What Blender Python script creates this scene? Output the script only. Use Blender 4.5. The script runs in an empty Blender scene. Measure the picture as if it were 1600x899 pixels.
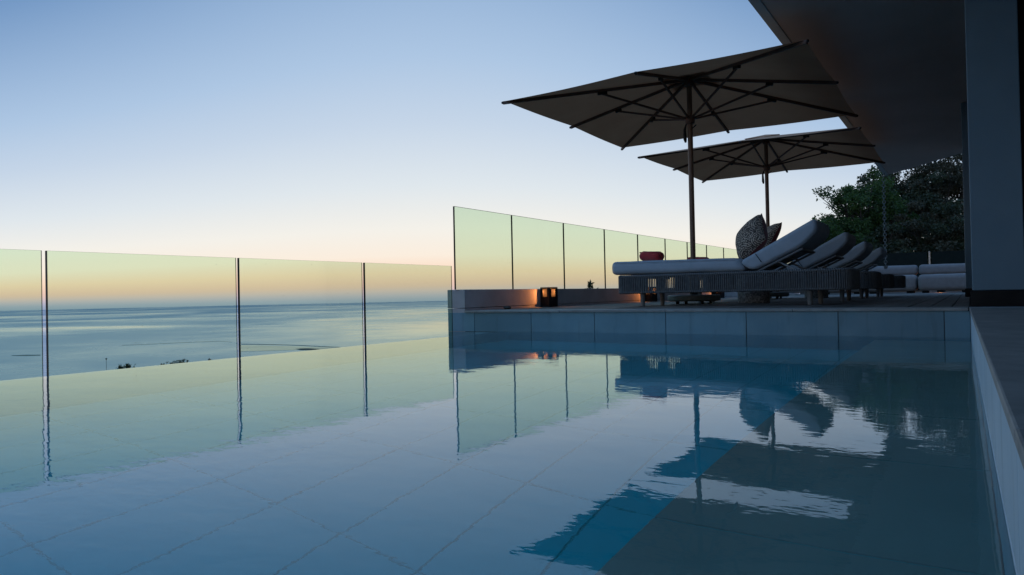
import bpy, bmesh, math, random
from mathutils import Vector, Matrix, noise
R = random.Random(7)
SC = bpy.context.scene
COL = SC.collection
PI = math.pi
rad = math.radians

# ------------------------------------------------------------------ scene tree helpers
def tag(o, label=None, cat=None, group=None, kind=None):
    if label: o['label'] = label
    if cat: o['category'] = cat
    if group: o['group'] = group
    if kind: o['kind'] = kind
    return o

def empty(name, loc=(0, 0, 0), rz=0.0):
    o = bpy.data.objects.new(name, None)
    o.empty_display_size = .1
    COL.objects.link(o)
    o.location = loc
    o.rotation_euler = (0, 0, rz)
    return o

def copy_tree(o, parent=None):
    c = o.copy()
    COL.objects.link(c)
    c.parent = parent
    for ch in list(o.children):
        copy_tree(ch, c)
    return c

def link(name, bm, mat, parent=None, smooth=False, bevel=0, seg=2, loc=None):
    me = bpy.data.meshes.new(name)
    bmesh.ops.recalc_face_normals(bm, faces=bm.faces) if len(bm.faces) < 20000 else None
    bm.to_mesh(me)
    bm.free()
    mats = mat if isinstance(mat, (list, tuple)) else [mat]
    for m in mats:
        me.materials.append(m)
    if smooth:
        for p in me.polygons:
            p.use_smooth = True
    o = bpy.data.objects.new(name, me)
    COL.objects.link(o)
    if parent: o.parent = parent
    if loc: o.location = loc
    if bevel:
        b = o.modifiers.new('bevel', 'BEVEL')
        b.width = bevel; b.segments = seg; b.limit_method = 'ANGLE'; b.angle_limit = rad(40)
    return o

# ------------------------------------------------------------------ mesh helpers
def box(bm, x0, x1, y0, y1, z0, z1, mi=0):
    vs = [bm.verts.new(p) for p in ((x0, y0, z0), (x1, y0, z0), (x1, y1, z0), (x0, y1, z0),
                                    (x0, y0, z1), (x1, y0, z1), (x1, y1, z1), (x0, y1, z1))]
    fs = []
    for f in ((3, 2, 1, 0), (4, 5, 6, 7), (0, 1, 5, 4), (1, 2, 6, 5), (2, 3, 7, 6), (3, 0, 4, 7)):
        fc = bm.faces.new([vs[i] for i in f]); fc.material_index = mi; fs.append(fc)
    return fs

def tube(bm, pts, r, n=8, caps=True, mi=0):
    pts = [Vector(p) for p in pts]
    rs = r if isinstance(r, (list, tuple)) else [r] * len(pts)
    rings = []
    up = None
    for i, p in enumerate(pts):
        d = (pts[min(i + 1, len(pts) - 1)] - pts[max(i - 1, 0)]).normalized()
        if up is None:
            up = Vector((0, 0, 1)) if abs(d.z) < .9 else Vector((1, 0, 0))
        s = d.cross(up).normalized()
        up = s.cross(d).normalized()
        rings.append([bm.verts.new(p + rs[i] * (math.cos(2 * PI * k / n) * s + math.sin(2 * PI * k / n) * up)) for k in range(n)])
    for a, b in zip(rings, rings[1:]):
        for k in range(n):
            bm.faces.new((a[k], a[(k + 1) % n], b[(k + 1) % n], b[k])).material_index = mi
    if caps:
        bm.faces.new(list(reversed(rings[0]))).material_index = mi
        bm.faces.new(rings[-1]).material_index = mi

def bar(bm, a, b, w, h):
    """rectangular bar from a to b, w across, h deep below the line"""
    a, b = Vector(a), Vector(b)
    d = (b - a).normalized()
    s = d.cross(Vector((0, 0, 1))).normalized()
    u = s.cross(d)
    vs = []
    for p in (a, b):
        for sx, sz in ((-1, 0), (1, 0), (1, -1), (-1, -1)):
            vs.append(bm.verts.new(p + s * (sx * w / 2) + u * (sz * h)))
    for f in ((0, 1, 2, 3), (7, 6, 5, 4), (0, 4, 5, 1), (1, 5, 6, 2), (2, 6, 7, 3), (3, 7, 4, 0)):
        bm.faces.new([vs[i] for i in f])

def lathe(bm, prof, n=32, c=(0, 0, 0)):
    rings = []
    for r, z in prof:
        if r < 1e-5:
            rings.append([bm.verts.new((c[0], c[1], c[2] + z))])
        else:
            rings.append([bm.verts.new((c[0] + r * math.cos(2 * PI * k / n), c[1] + r * math.sin(2 * PI * k / n), c[2] + z)) for k in range(n)])
    for a, b in zip(rings, rings[1:]):
        for k in range(n):
            k2 = (k + 1) % n
            if len(a) == 1: bm.faces.new((a[0], b[k2], b[k]))
            elif len(b) == 1: bm.faces.new((a[k], a[k2], b[0]))
            else: bm.faces.new((a[k], a[k2], b[k2], b[k]))

def ball(bm, c, r, u=10, v=6):
    lathe(bm, [(r * math.sin(PI * i / v), -r * math.cos(PI * i / v)) for i in range(v + 1)], u, c)

def soft_profile(bm, prof, y0, y1, r, ny=10, nseg=6, puff=.0, seed=0, rc=None):
    """cushion: closed xz profile (corners get rounded by r) carried from y0 to y1 with rounded side edges"""
    n = len(prof)
    P = [Vector((a, b)) for a, b in prof]
    def inset(d, rr):
        out = []
        Q = []
        for i in range(n):
            a, b, c = P[i - 1], P[i], P[(i + 1) % n]
            e1 = (b - a).normalized(); e2 = (c - b).normalized()
            n1 = Vector((-e1.y, e1.x)); n2 = Vector((-e2.y, e2.x))
            m = (n1 + n2); m = m / max(.3, m.dot(n1))
            Q.append(b + m * d)
        for i in range(n):
            a, b, c = Q[i - 1], Q[i], Q[(i + 1) % n]
            e1 = (a - b); e2 = (c - b)
            rr2 = min(rr, e1.length * .45, e2.length * .45)
            p1 = b + e1.normalized() * rr2; p2 = b + e2.normalized() * rr2
            for k in range(nseg + 1):
                t = k / nseg
                out.append((1 - t) ** 2 * p1 + 2 * t * (1 - t) * b + t * t * p2)
            # extra points along the long edge so the surface can sag
            nxt = c + (b - c).normalized() * min(rr, (b - c).length * .45)
            L = (nxt - p2).length
            m = 8
            for k in range(1, m):
                out.append(p2.lerp(nxt, k / m))
        return out
    ys = []
    for k in range(nseg + 1):
        a = PI / 2 * k / nseg
        ys.append((y0 + r * (1 - math.cos(PI / 2 - a) if False else 1 - math.sin(a)), r * (1 - math.cos(a))))
    ys = [(y0 + r - r * math.sin(a), r - r * math.cos(a)) for a in [PI / 2 * (1 - k / nseg) for k in range(nseg + 1)]]
    mid = [(y0 + r + (y1 - y0 - 2 * r) * k / ny, 0) for k in range(1, ny)]
    ys2 = [(y0 + y1 - y, d) for y, d in reversed(ys)]
    rings = []
    for y, d in ys + mid + ys2:
        rg = []
        for q in inset(d, rc or r):
            t = (y - y0) / (y1 - y0)
            nz = noise.noise(Vector((q.x * 4 + seed, y * 4, q.y * 4))) * .006 + noise.noise(Vector((q.x * 13 + seed, y * 13, q.y * 9))) * .0018
            rg.append(bm.verts.new((q.x + nz * .5, y, q.y + nz + puff * math.sin(PI * t))))
        rings.append(rg)
    N = len(rings[0])
    for a, b in zip(rings, rings[1:]):
        for k in range(N):
            bm.faces.new((a[k], a[(k + 1) % N], b[(k + 1) % N], b[k]))
    bm.faces.new(list(reversed(rings[0]))); bm.faces.new(rings[-1])

def rrect(x0, x1, y0, y1, r0, r1, step):
    """points around a rectangle with corner radius r0 at x0 and r1 at x1, evenly spaced; gives (x, y)"""
    poly = []
    def arc(cx, cy, r, a0):
        for k in range(13):
            a = a0 + PI / 2 * k / 12
            poly.append(Vector((cx + r * math.cos(a), cy + r * math.sin(a))))
    arc(x1 - r1, y1 - r1, r1, 0); arc(x0 + r0, y1 - r0, r0, PI / 2)
    arc(x0 + r0, y0 + r0, r0, PI); arc(x1 - r1, y0 + r1, r1, 1.5 * PI)
    poly.append(poly[0])
    tot = sum((b - a).length for a, b in zip(poly, poly[1:]))
    n = int(tot / step); st = tot / n
    out = []; acc = 0.0; nxt = 0.0
    for a, b in zip(poly, poly[1:]):
        L = (b - a).length
        while nxt < acc + L - 1e-9 and len(out) < n:
            out.append(a.lerp(b, (nxt - acc) / L)); nxt += st
        acc += L
    return out

# ------------------------------------------------------------------ material helpers
class NT:
    def __init__(s, name):
        s.m = bpy.data.materials.new(name); s.m.use_nodes = True
        s.t = s.m.node_tree; s.t.nodes.clear()
        s.out = s.n('ShaderNodeOutputMaterial')
    def n(s, typ, **kw):
        nd = s.t.nodes.new(typ)
        for k, v in kw.items():
            if hasattr(nd, k) and k not in nd.inputs: setattr(nd, k, v)
            else: nd.inputs[k].default_value = v
        return nd
    def l(s, a, b): s.t.links.new(a, b)
    def coords(s, scale=(1, 1, 1), rot=(0, 0, 0), src='Object'):
        tc = s.n('ShaderNodeTexCoord'); mp = s.n('ShaderNodeMapping')
        mp.inputs['Scale'].default_value = scale; mp.inputs['Rotation'].default_value = rot
        s.l(tc.outputs[src], mp.inputs['Vector'])
        return mp.outputs['Vector']
    def noise(s, vec, scale, detail=4, rough=.55, dist=0):
        nd = s.n('ShaderNodeTexNoise'); nd.inputs['Scale'].default_value = scale
        nd.inputs['Detail'].default_value = detail; nd.inputs['Roughness'].default_value = rough
        nd.inputs['Distortion'].default_value = dist
        s.l(vec, nd.inputs['Vector'])
        return nd.outputs['Fac']
    def ramp(s, fac, stops, mode='LINEAR'):
        r = s.n('ShaderNodeValToRGB'); r.color_ramp.interpolation = mode
        el = r.color_ramp.elements
        while len(el) < len(stops): el.new(.5)
        for e, (p, c) in zip(el, stops):
            e.position = p; e.color = (*c, 1) if len(c) == 3 else c
        s.l(fac, r.inputs['Fac'])
        return r.outputs['Color']
    def math(s, op, a, b=None, clamp=False):
        nd = s.n('ShaderNodeMath', operation=op); nd.use_clamp = clamp
        for i, v in enumerate((a, b)):
            if v is None: continue
            if isinstance(v, (int, float)): nd.inputs[i].default_value = v
            else: s.l(v, nd.inputs[i])
        return nd.outputs[0]
    def bump(s, h, dist, strength=1.0):
        b = s.n('ShaderNodeBump'); b.inputs['Distance'].default_value = dist; b.inputs['Strength'].default_value = strength
        s.l(h, b.inputs['Height'])
        return b.outputs['Normal']

def surf(name, c0, c1, scale=6, rough=.6, bump=.001, bscale=60, metal=0, stretch=(1, 1, 1), lo=.3, hi=.7, spec=.5, detail=5, sheen=0, rvar=.1, transl=0, island=0):
    t = NT(name)
    v = t.coords(stretch)
    f = t.noise(v, scale, detail)
    c = t.ramp(f, [(lo, c0), (hi, c1)])
    if island:
        g = t.n('ShaderNodeNewGeometry')
        hs = t.n('ShaderNodeHueSaturation'); t.l(c, hs.inputs['Color'])
        t.l(t.math('ADD', t.math('MULTIPLY', g.outputs['Random Per Island'], 2 * island), 1 - island), hs.inputs['Value'])
        # faint run marks and blotches
        st = t.ramp(t.noise(t.coords((5, 5, .7)), 2.2, 4), [(.55, (1, 1, 1)), (.75, (.72, .72, .70))])
        mm = t.n('ShaderNodeMix'); mm.data_type = 'RGBA'; mm.blend_type = 'MULTIPLY'; mm.inputs['Factor'].default_value = 1
        t.l(hs.outputs[0], mm.inputs['A']); t.l(st, mm.inputs['B']); c = mm.outputs['Result']
    p = t.n('ShaderNodeBsdfPrincipled')
    t.l(c, p.inputs['Base Color'])
    rr = t.math('ADD', t.math('MULTIPLY', t.noise(v, scale * 2.3, 3), rvar * 2), rough - rvar)
    t.l(rr, p.inputs['Roughness'])
    p.inputs['Metallic'].default_value = metal
    p.inputs['Specular IOR Level'].default_value = spec
    if sheen: p.inputs['Sheen Weight'].default_value = sheen
    if bump: t.l(t.bump(t.noise(v, bscale, 4), bump), p.inputs['Normal'])
    if transl:
        tr = t.n('ShaderNodeBsdfTranslucent'); t.l(c, tr.inputs['Color'])
        mx = t.n('ShaderNodeMixShader'); mx.inputs[0].default_value = transl
        t.l(p.outputs[0], mx.inputs[1]); t.l(tr.outputs[0], mx.inputs[2]); t.l(mx.outputs[0], t.out.inputs['Surface'])
    else:
        t.l(p.outputs[0], t.out.inputs['Surface'])
    return t.m

M = {}
M['concrete'] = surf('concrete', (.40, .365, .355), (.50, .46, .45), 5, .75, .0015, 50)
M['tile'] = surf('pool_tile', (.105, .225, .29), (.145, .275, .34), 3, .45, .0006, 90, rvar=.15, island=.14)
M['side_tile_lit'] = surf('pool_side_tile_lit', (.46, .58, .66), (.54, .64, .71), 3, .5, .0006, 90, island=.08)  # sky light put into the colour: lighter copy of the pool tile
M['floor_tile'] = surf('pool_floor_tile', (.74, .80, .82), (.82, .86, .88), 2.2, .6, .0006, 60)
M['grout'] = surf('grout', (.06, .06, .055), (.10, .095, .085), 20, .9, .0005, 90)
M['bench_tile'] = surf('pool_bench_tile', (.68, .43, .37), (.74, .49, .43), 2.2, .6, .0006, 60)
M['floor_grout'] = surf('pool_floor_grout', (.48, .50, .48), (.58, .59, .56), 9, .9, .0005, 60)
M['coping'] = surf('coping_stone', (.23, .22, .21), (.33, .315, .30), 7, .6, .0012, 70, island=.1)
M['paving'] = surf('paving_stone', (.32, .345, .37), (.42, .44, .465), 4, .55, .0012, 60, island=.08)
M['wood_deck'] = surf('weathered_decking', (.10, .085, .075), (.165, .145, .13), 5, .7, .0015, 30, stretch=(9, .7, 9), island=.22)
M['fabric'] = surf('outdoor_fabric', (.33, .385, .44), (.39, .44, .50), 9, .9, .0005, 900, sheen=.1, rvar=.03)
M['sofa_fabric'] = surf('sofa_fabric', (.19, .18, .185), (.23, .22, .225), 9, .9, .0005, 700, sheen=.1, rvar=.03)
M['rope'] = surf('rope_cord', (.10, .105, .11), (.17, .175, .18), 30, .8, .0008, 400)
M['frame'] = surf('powder_coated_frame', (.16, .165, .17), (.20, .205, .21), 8, .45, .0002, 200)
M['platform'] = surf('dark_platform_mesh', (.03, .03, .032), (.045, .045, .047), 20, .8, .0004, 200)
M['leg_wood'] = surf('greyed_teak', (.13, .125, .12), (.23, .22, .205), 8, .65, .001, 40, stretch=(6, 6, .8))
M['teak'] = surf('teak_pole', (.13, .065, .035), (.22, .115, .065), 7, .45, .0005, 40, stretch=(9, 9, .5))
M['teak_rib'] = surf('teak_rib', (.09, .042, .024), (.14, .068, .04), 7, .55, .0005, 40)
M['dark_metal'] = surf('dark_metal', (.02, .02, .02), (.035, .035, .034), 10, .4, 0, metal=.7)
M['steel'] = surf('brushed_steel', (.45, .45, .45), (.55, .55, .55), 20, .3, 0, metal=1)
M['dark_chain'] = surf('weathered_chain', (.10, .11, .11), (.16, .17, .17), 20, .5, 0, metal=.5)
M['canopy'] = surf('canopy_fabric', (.52, .245, .125), (.58, .285, .15), 3, .9, .0004, 500, transl=.13, rvar=.03)
M['stone_base'] = surf('green_grey_stone', (.10, .115, .105), (.16, .175, .16), 12, .5, .0012, 60)
M['red'] = surf('red_towelling', (.34, .012, .018), (.48, .025, .03), 22, .95, .003, 260, sheen=.3, rvar=.02)
M['red_cloth'] = surf('red_cloth', (.11, .012, .012), (.17, .02, .02), 12, .9, .0005, 400, sheen=.2, rvar=.03)
M['soffit'] = surf('dark_soffit', (.66, .50, .43), (.72, .56, .49), 1.2, .7, .0006, 40)
M['fascia'] = surf('grey_fascia', (.55, .55, .54), (.63, .63, .62), 4, .5, .0004, 40)
M['render_wall'] = surf('painted_render', (.13, .20, .25), (.16, .235, .285), 2.0, .7, .001, 120)
M['black'] = surf('black_plinth', (.008, .008, .009), (.014, .014, .015), 6, .5, .0003, 60, spec=.12)
M['alu'] = surf('grey_aluminium', (.30, .31, .32), (.36, .37, .38), 6, .4, 0, metal=.3)
M['bark'] = surf('bark', (.035, .028, .022), (.08, .065, .05), 14, .9, .01, 30, stretch=(2, 2, .5))
M['earth'] = surf('scrub_earth', (.015, .024, .010), (.035, .042, .02), .6, .95, .05, 3)
M['sand'] = surf('wet_sand', (.16, .16, .13), (.24, .23, .19), .02, .8, 0)
M['flat'] = surf('wet_flat', (.24, .26, .22), (.34, .34, .28), .004, .25, 0, rvar=.05)
M['rock'] = surf('dark_rock', (.03, .03, .028), (.07, .065, .06), 9, .85, .01, 20)

def leaf_mat(name, c0, c1, transl=.3):
    t = NT(name)
    oi = t.n('ShaderNodeNewGeometry')
    v = t.coords()
    f = t.math('ADD', t.math('MULTIPLY', t.noise(v, 1.3, 3), .6), t.math('MULTIPLY', oi.outputs['Random Per Island'], .4))
    c = t.ramp(f, [(.25, c0), (.75, c1)])
    p = t.n('ShaderNodeBsdfPrincipled'); t.l(c, p.inputs['Base Color']); p.inputs['Roughness'].default_value = .55
    tr = t.n('ShaderNodeBsdfTranslucent'); t.l(c, tr.inputs['Color'])
    mx = t.n('ShaderNodeMixShader'); mx.inputs[0].default_value = transl
    t.l(p.outputs[0], mx.inputs[1]); t.l(tr.outputs[0], mx.inputs[2]); t.l(mx.outputs[0], t.out.inputs['Surface'])
    return t.m
M['leaf_a'] = leaf_mat('leaf_fresh', (.03, .06, .015), (.09, .16, .035), .45)
M['leaf_b'] = leaf_mat('leaf_dark', (.03, .042, .018), (.07, .085, .04))
M['leaf_c'] = leaf_mat('leaf_olive', (.055, .052, .028), (.11, .10, .06))

def terrazzo():
    t = NT('terrazzo')
    v = t.coords()
    vo = t.n('ShaderNodeTexVoronoi'); vo.inputs['Scale'].default_value = 55; t.l(v, vo.inputs['Vector'])
    hs = t.n('ShaderNodeSeparateColor'); t.l(vo.outputs['Color'], hs.inputs[0])
    c = t.ramp(hs.outputs[0], [(.0, (.12, .10, .09)), (.35, (.30, .27, .24)), (.6, (.20, .18, .16)), (1, (.42, .39, .36))], 'CONSTANT')
    p = t.n('ShaderNodeBsdfPrincipled'); t.l(c, p.inputs['Base Color']); p.inputs['Roughness'].default_value = .6
    t.l(t.bump(t.noise(v, 60, 4), .001), p.inputs['Normal'])
    t.l(p.outputs[0], t.out.inputs['Surface'])
    return t.m
M['terrazzo'] = terrazzo()

def paisley():
    """generic woven ornament: rings and petals round scattered centres, grey-brown on cream"""
    t = NT('patterned_cloth')
    v = t.coords((1, 1, 1))
    nz = t.n('ShaderNodeTexNoise'); nz.inputs['Scale'].default_value = 9; t.l(v, nz.inputs['Vector'])
    vo = t.n('ShaderNodeTexVoronoi'); vo.inputs['Scale'].default_value = 4.6; vo.inputs['Randomness'].default_value = .55
    t.l(v, vo.inputs['Vector'])
    rings = t.math('SINE', t.math('MULTIPLY', vo.outputs['Distance'], 60))
    v2 = t.n('ShaderNodeTexVoronoi'); v2.inputs['Scale'].default_value = 24; t.l(v, v2.inputs['Vector'])
    pet = t.math('SINE', t.math('MULTIPLY', v2.outputs['Distance'], 14))
    f = t.math('ADD', t.math('MULTIPLY', rings, .28), t.math('ADD', t.math('MULTIPLY', pet, .3), .42))
    f = t.math('ADD', f, t.math('MULTIPLY', nz.outputs['Fac'], .15), True)
    c = t.ramp(f, [(.1, (.05, .035, .028)), (.45, (.11, .085, .07)), (.62, (.34, .27, .21)), (.95, (.50, .41, .33))])
    p = t.n('ShaderNodeBsdfPrincipled'); t.l(c, p.inputs['Base Color']); p.inputs['Roughness'].default_value = .9
    t.l(t.bump(f, .0015), p.inputs['Normal'])
    t.l(p.outputs[0], t.out.inputs['Surface'])
    return t.m
M['paisley'] = paisley()

def glass(name, tint, ior=1.5, edge=False):
    t = NT(name)
    tr = t.n('ShaderNodeBsdfTransparent'); tr.inputs['Color'].default_value = (*tint, 1)
    gl = t.n('ShaderNodeBsdfGlossy'); gl.inputs['Roughness'].default_value = .01
    fr = t.n('ShaderNodeFresnel'); fr.inputs['IOR'].default_value = ior
    fac = t.math('MULTIPLY', fr.outputs[0], .06)
    # salt spots and drips
    v = t.coords((1, 1, 1))
    mx = t.n('ShaderNodeMixShader'); t.l(fac, mx.inputs[0])
    t.l(tr.outputs[0], mx.inputs[1]); t.l(gl.outputs[0], mx.inputs[2])
    sp = t.n('ShaderNodeTexVoronoi'); sp.inputs['Scale'].default_value = 7; t.l(v, sp.inputs['Vector'])
    spot = t.math('MULTIPLY', t.math('LESS_THAN', sp.outputs['Distance'], .022), .55)
    df = t.n('ShaderNodeBsdfDiffuse'); df.inputs['Color'].default_value = (.10, .09, .08, 1)
    m2 = t.n('ShaderNodeMixShader'); t.l(spot, m2.inputs[0])
    t.l(mx.outputs[0], m2.inputs[1]); t.l(df.outputs[0], m2.inputs[2])
    t.l(m2.outputs[0], t.out.inputs['Surface'])
    return t.m
M['glass'] = glass('tinted_glass', (.862, .94, .842))
M['glass_plain'] = glass('clear_glass', (.9, .95, .92))
M['glass_edge'] = surf('glass_cut_edge', (.006, .012, .012), (.010, .018, .017), 5, .4, 0, spec=.1)

def dark_window():
    t = NT('dark_window_glass')
    p = t.n('ShaderNodeBsdfPrincipled'); p.inputs['Base Color'].default_value = (.006, .007, .008, 1)
    p.inputs['Roughness'].default_value = .05
    v = t.coords(); t.l(t.bump(t.noise(v, .8, 2), .002), p.inputs['Normal'])
    t.l(p.outputs[0], t.out.inputs['Surface'])
    return t.m
M['window'] = dark_window()

def flame():
    t = NT('candle_flame')
    e = t.n('ShaderNodeEmission'); e.inputs['Color'].default_value = (1, .62, .28, 1); e.inputs['Strength'].default_value = 9
    t.l(e.outputs[0], t.out.inputs['Surface'])
    return t.m
M['flame'] = flame()
M['wax'] = surf('candle_wax', (.32, .22, .13), (.40, .29, .18), 6, .5, 0)

def pool_water():
    t = NT('pool_water')
    v = t.coords((1, 1, 1))
    # long lazy undulation, shorter ripples (stronger in drifting patches), fine shiver
    a = t.noise(t.coords((1.0, 1.6, 1), (0, 0, rad(20))), 1.6, 2, .5)
    b = t.noise(t.coords((1.0, 1.7, 1), (0, 0, rad(33))), 13, 2, .5, .3)
    c = t.noise(t.coords((1.0, 2.2, 1), (0, 0, rad(35))), 31, 2, .5)
    mask = t.ramp(t.noise(v, .55, 2), [(.38, (.35, .35, .35)), (.66, (1, 1, 1))])
    h = t.math('ADD', t.math('MULTIPLY', a, WA), t.math('MULTIPLY', t.math('ADD', t.math('MULTIPLY', b, WB), t.math('MULTIPLY', c, WC)), mask))
    n = t.bump(h, 1.0)
    g = t.n('ShaderNodeBsdfGlass'); g.inputs['IOR'].default_value = 1.333; g.inputs['Roughness'].default_value = 0.0
    t.l(n, g.inputs['Normal'])
    t.l(g.outputs[0], t.out.inputs['Surface'])
    va = t.n('ShaderNodeVolumeAbsorption'); va.inputs['Color'].default_value = (.17, .915, .945, 1); va.inputs['Density'].default_value = 1.2
    t.l(va.outputs[0], t.out.inputs['Volume'])
    return t.m
WA, WB, WC = .0019, .00048, .00009
M['water'] = pool_water()

def sea():
    t = NT('sea_water')
    v = t.coords()
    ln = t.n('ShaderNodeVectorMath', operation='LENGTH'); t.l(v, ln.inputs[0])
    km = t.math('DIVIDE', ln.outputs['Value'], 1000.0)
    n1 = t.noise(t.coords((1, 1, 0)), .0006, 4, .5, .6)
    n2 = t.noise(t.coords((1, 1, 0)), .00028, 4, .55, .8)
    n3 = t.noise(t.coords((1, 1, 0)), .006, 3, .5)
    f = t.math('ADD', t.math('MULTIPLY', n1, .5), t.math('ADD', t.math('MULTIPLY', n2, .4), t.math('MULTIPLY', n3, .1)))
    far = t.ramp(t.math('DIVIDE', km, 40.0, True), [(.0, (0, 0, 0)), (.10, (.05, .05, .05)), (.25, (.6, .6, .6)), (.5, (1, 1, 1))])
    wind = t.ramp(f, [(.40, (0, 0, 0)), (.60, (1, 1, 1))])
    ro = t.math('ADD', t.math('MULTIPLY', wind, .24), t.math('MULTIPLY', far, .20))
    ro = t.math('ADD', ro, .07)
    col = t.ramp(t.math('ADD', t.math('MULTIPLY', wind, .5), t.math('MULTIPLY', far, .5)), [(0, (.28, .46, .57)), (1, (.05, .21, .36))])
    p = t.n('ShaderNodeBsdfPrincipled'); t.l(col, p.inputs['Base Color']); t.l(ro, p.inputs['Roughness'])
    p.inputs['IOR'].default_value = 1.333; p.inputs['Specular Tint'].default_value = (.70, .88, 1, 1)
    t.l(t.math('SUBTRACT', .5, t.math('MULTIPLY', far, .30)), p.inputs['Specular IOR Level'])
    t.l(p.outputs[0], t.out.inputs['Surface'])
    return t.m
M['sea'] = sea()

# ------------------------------------------------------------------ sky and light
def srgb(r, g, b):
    f = lambda c: (c / 12.92 if c <= .04045 else ((c + .055) / 1.055) ** 2.4)
    return tuple(f(c / 255) for c in (r, g, b))
W = bpy.data.worlds.new('World'); SC.world = W; W.use_nodes = True
nt = W.node_tree; nt.nodes.clear()
wo = nt.nodes.new('ShaderNodeOutputWorld'); bg = nt.nodes.new('ShaderNodeBackground')
tc = nt.nodes.new('ShaderNodeTexCoord'); sx = nt.nodes.new('ShaderNodeSeparateXYZ')
nt.links.new(tc.outputs['Generated'], sx.inputs[0])
asn = nt.nodes.new('ShaderNodeMath'); asn.operation = 'ARCSINE'; nt.links.new(sx.outputs['Z'], asn.inputs[0])
mr = nt.nodes.new('ShaderNodeMapRange'); mr.inputs['From Min'].default_value = rad(-2); mr.inputs['From Max'].default_value = rad(90)
# lens vignetting put into the sky: deepens faster with height away from one azimuth
GA = rad(33.26 + 5.2)
hx = nt.nodes.new('ShaderNodeVectorMath'); hx.operation = 'MULTIPLY'; hx.inputs[1].default_value = (1, 1, 0)
nt.links.new(tc.outputs['Generated'], hx.inputs[0])
hn = nt.nodes.new('ShaderNodeVectorMath'); hn.operation = 'NORMALIZE'; nt.links.new(hx.outputs[0], hn.inputs[0])
hd = nt.nodes.new('ShaderNodeVectorMath'); hd.operation = 'DOT_PRODUCT'; hd.inputs[1].default_value = (-math.sin(GA), math.cos(GA), 0)
nt.links.new(hn.outputs[0], hd.inputs[0])
k1 = nt.nodes.new('ShaderNodeMath'); k1.operation = 'SUBTRACT'; k1.inputs[0].default_value = 1; nt.links.new(hd.outputs['Value'], k1.inputs[1])
k2 = nt.nodes.new('ShaderNodeMath'); k2.operation = 'MINIMUM'; k2.inputs[1].default_value = .30; nt.links.new(k1.outputs[0], k2.inputs[0])
k3 = nt.nodes.new('ShaderNodeMath'); k3.operation = 'MULTIPLY_ADD'; k3.inputs[1].default_value = 4.3; k3.inputs[2].default_value = 1; nt.links.new(k2.outputs[0], k3.inputs[0])
k4 = nt.nodes.new('ShaderNodeMath'); k4.operation = 'MULTIPLY'; nt.links.new(asn.outputs[0], k4.inputs[0]); nt.links.new(k3.outputs[0], k4.inputs[1])
nt.links.new(k4.outputs[0], mr.inputs['Value'])
rp = nt.nodes.new('ShaderNodeValToRGB'); rp.color_ramp.interpolation = 'LINEAR'
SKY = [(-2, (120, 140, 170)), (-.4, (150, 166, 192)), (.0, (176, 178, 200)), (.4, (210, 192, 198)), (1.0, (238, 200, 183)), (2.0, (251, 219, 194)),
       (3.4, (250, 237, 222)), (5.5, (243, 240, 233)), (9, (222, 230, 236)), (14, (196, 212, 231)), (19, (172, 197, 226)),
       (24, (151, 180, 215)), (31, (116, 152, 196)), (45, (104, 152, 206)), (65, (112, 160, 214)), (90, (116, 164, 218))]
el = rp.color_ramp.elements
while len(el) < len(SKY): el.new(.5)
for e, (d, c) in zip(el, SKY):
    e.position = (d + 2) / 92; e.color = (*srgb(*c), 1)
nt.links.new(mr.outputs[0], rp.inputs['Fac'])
# a little physical sky on top (sun just risen low behind the house)
sk = nt.nodes.new('ShaderNodeTexSky'); sk.sky_type = 'NISHITA'; sk.sun_disc = False
sk.sun_elevation = rad(1.0); sk.sun_rotation = rad(140)
sm = nt.nodes.new('ShaderNodeMix'); sm.data_type = 'RGBA'; sm.blend_type = 'ADD'; sm.inputs['Factor'].default_value = .008
nt.links.new(rp.outputs['Color'], sm.inputs['A']); nt.links.new(sk.outputs[0], sm.inputs['B'])
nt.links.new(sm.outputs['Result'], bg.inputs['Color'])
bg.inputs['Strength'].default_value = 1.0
nt.links.new(bg.outputs[0], wo.inputs[0])

sl = bpy.data.lights.new('sun', 'SUN'); sl.energy = .03; sl.angle = rad(15); sl.color = (1, .85, .7)
so = bpy.data.objects.new('sun', sl); COL.objects.link(so)
so.rotation_euler = (rad(88), 0, rad(40)); so.location = (5, -5, 6)

# ------------------------------------------------------------------ camera
pitch, yaw, roll = rad(.60435), rad(33.2588), rad(1.16294)
cd = bpy.data.cameras.new('camera'); cam = bpy.data.objects.new('camera', cd); COL.objects.link(cam)
f0 = Vector((-math.sin(yaw), math.cos(yaw), 0)); r0 = Vector((math.cos(yaw), math.sin(yaw), 0)); u0 = Vector((0, 0, 1))
f = math.cos(pitch) * f0 + math.sin(pitch) * u0; u = -math.sin(pitch) * f0 + math.cos(pitch) * u0
Rv = math.cos(roll) * r0 - math.sin(roll) * u
Dv = -math.sin(roll) * r0 - math.cos(roll) * u
cam.matrix_world = Matrix(((Rv.x, -Dv.x, -f.x, 0), (Rv.y, -Dv.y, -f.y, 0), (Rv.z, -Dv.z, -f.z, .375), (0, 0, 0, 1)))
cd.sensor_width = 36; cd.lens = 1090 / 1600 * 36
cd.clip_start = .03; cd.clip_end = 200000
SC.camera = cam

def pix(x, y):
    return (x - 800) * Rv + (y - 449.5) * Dv + 1090 * f
CAMP = Vector((0, 0, .375))
def at_Y(x, y, Y):
    d = pix(x, y); return CAMP + d * (Y / d.y)
def at_z(x, y, z):
    d = pix(x, y); return CAMP + d * ((z - .375) / d.z)

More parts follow.
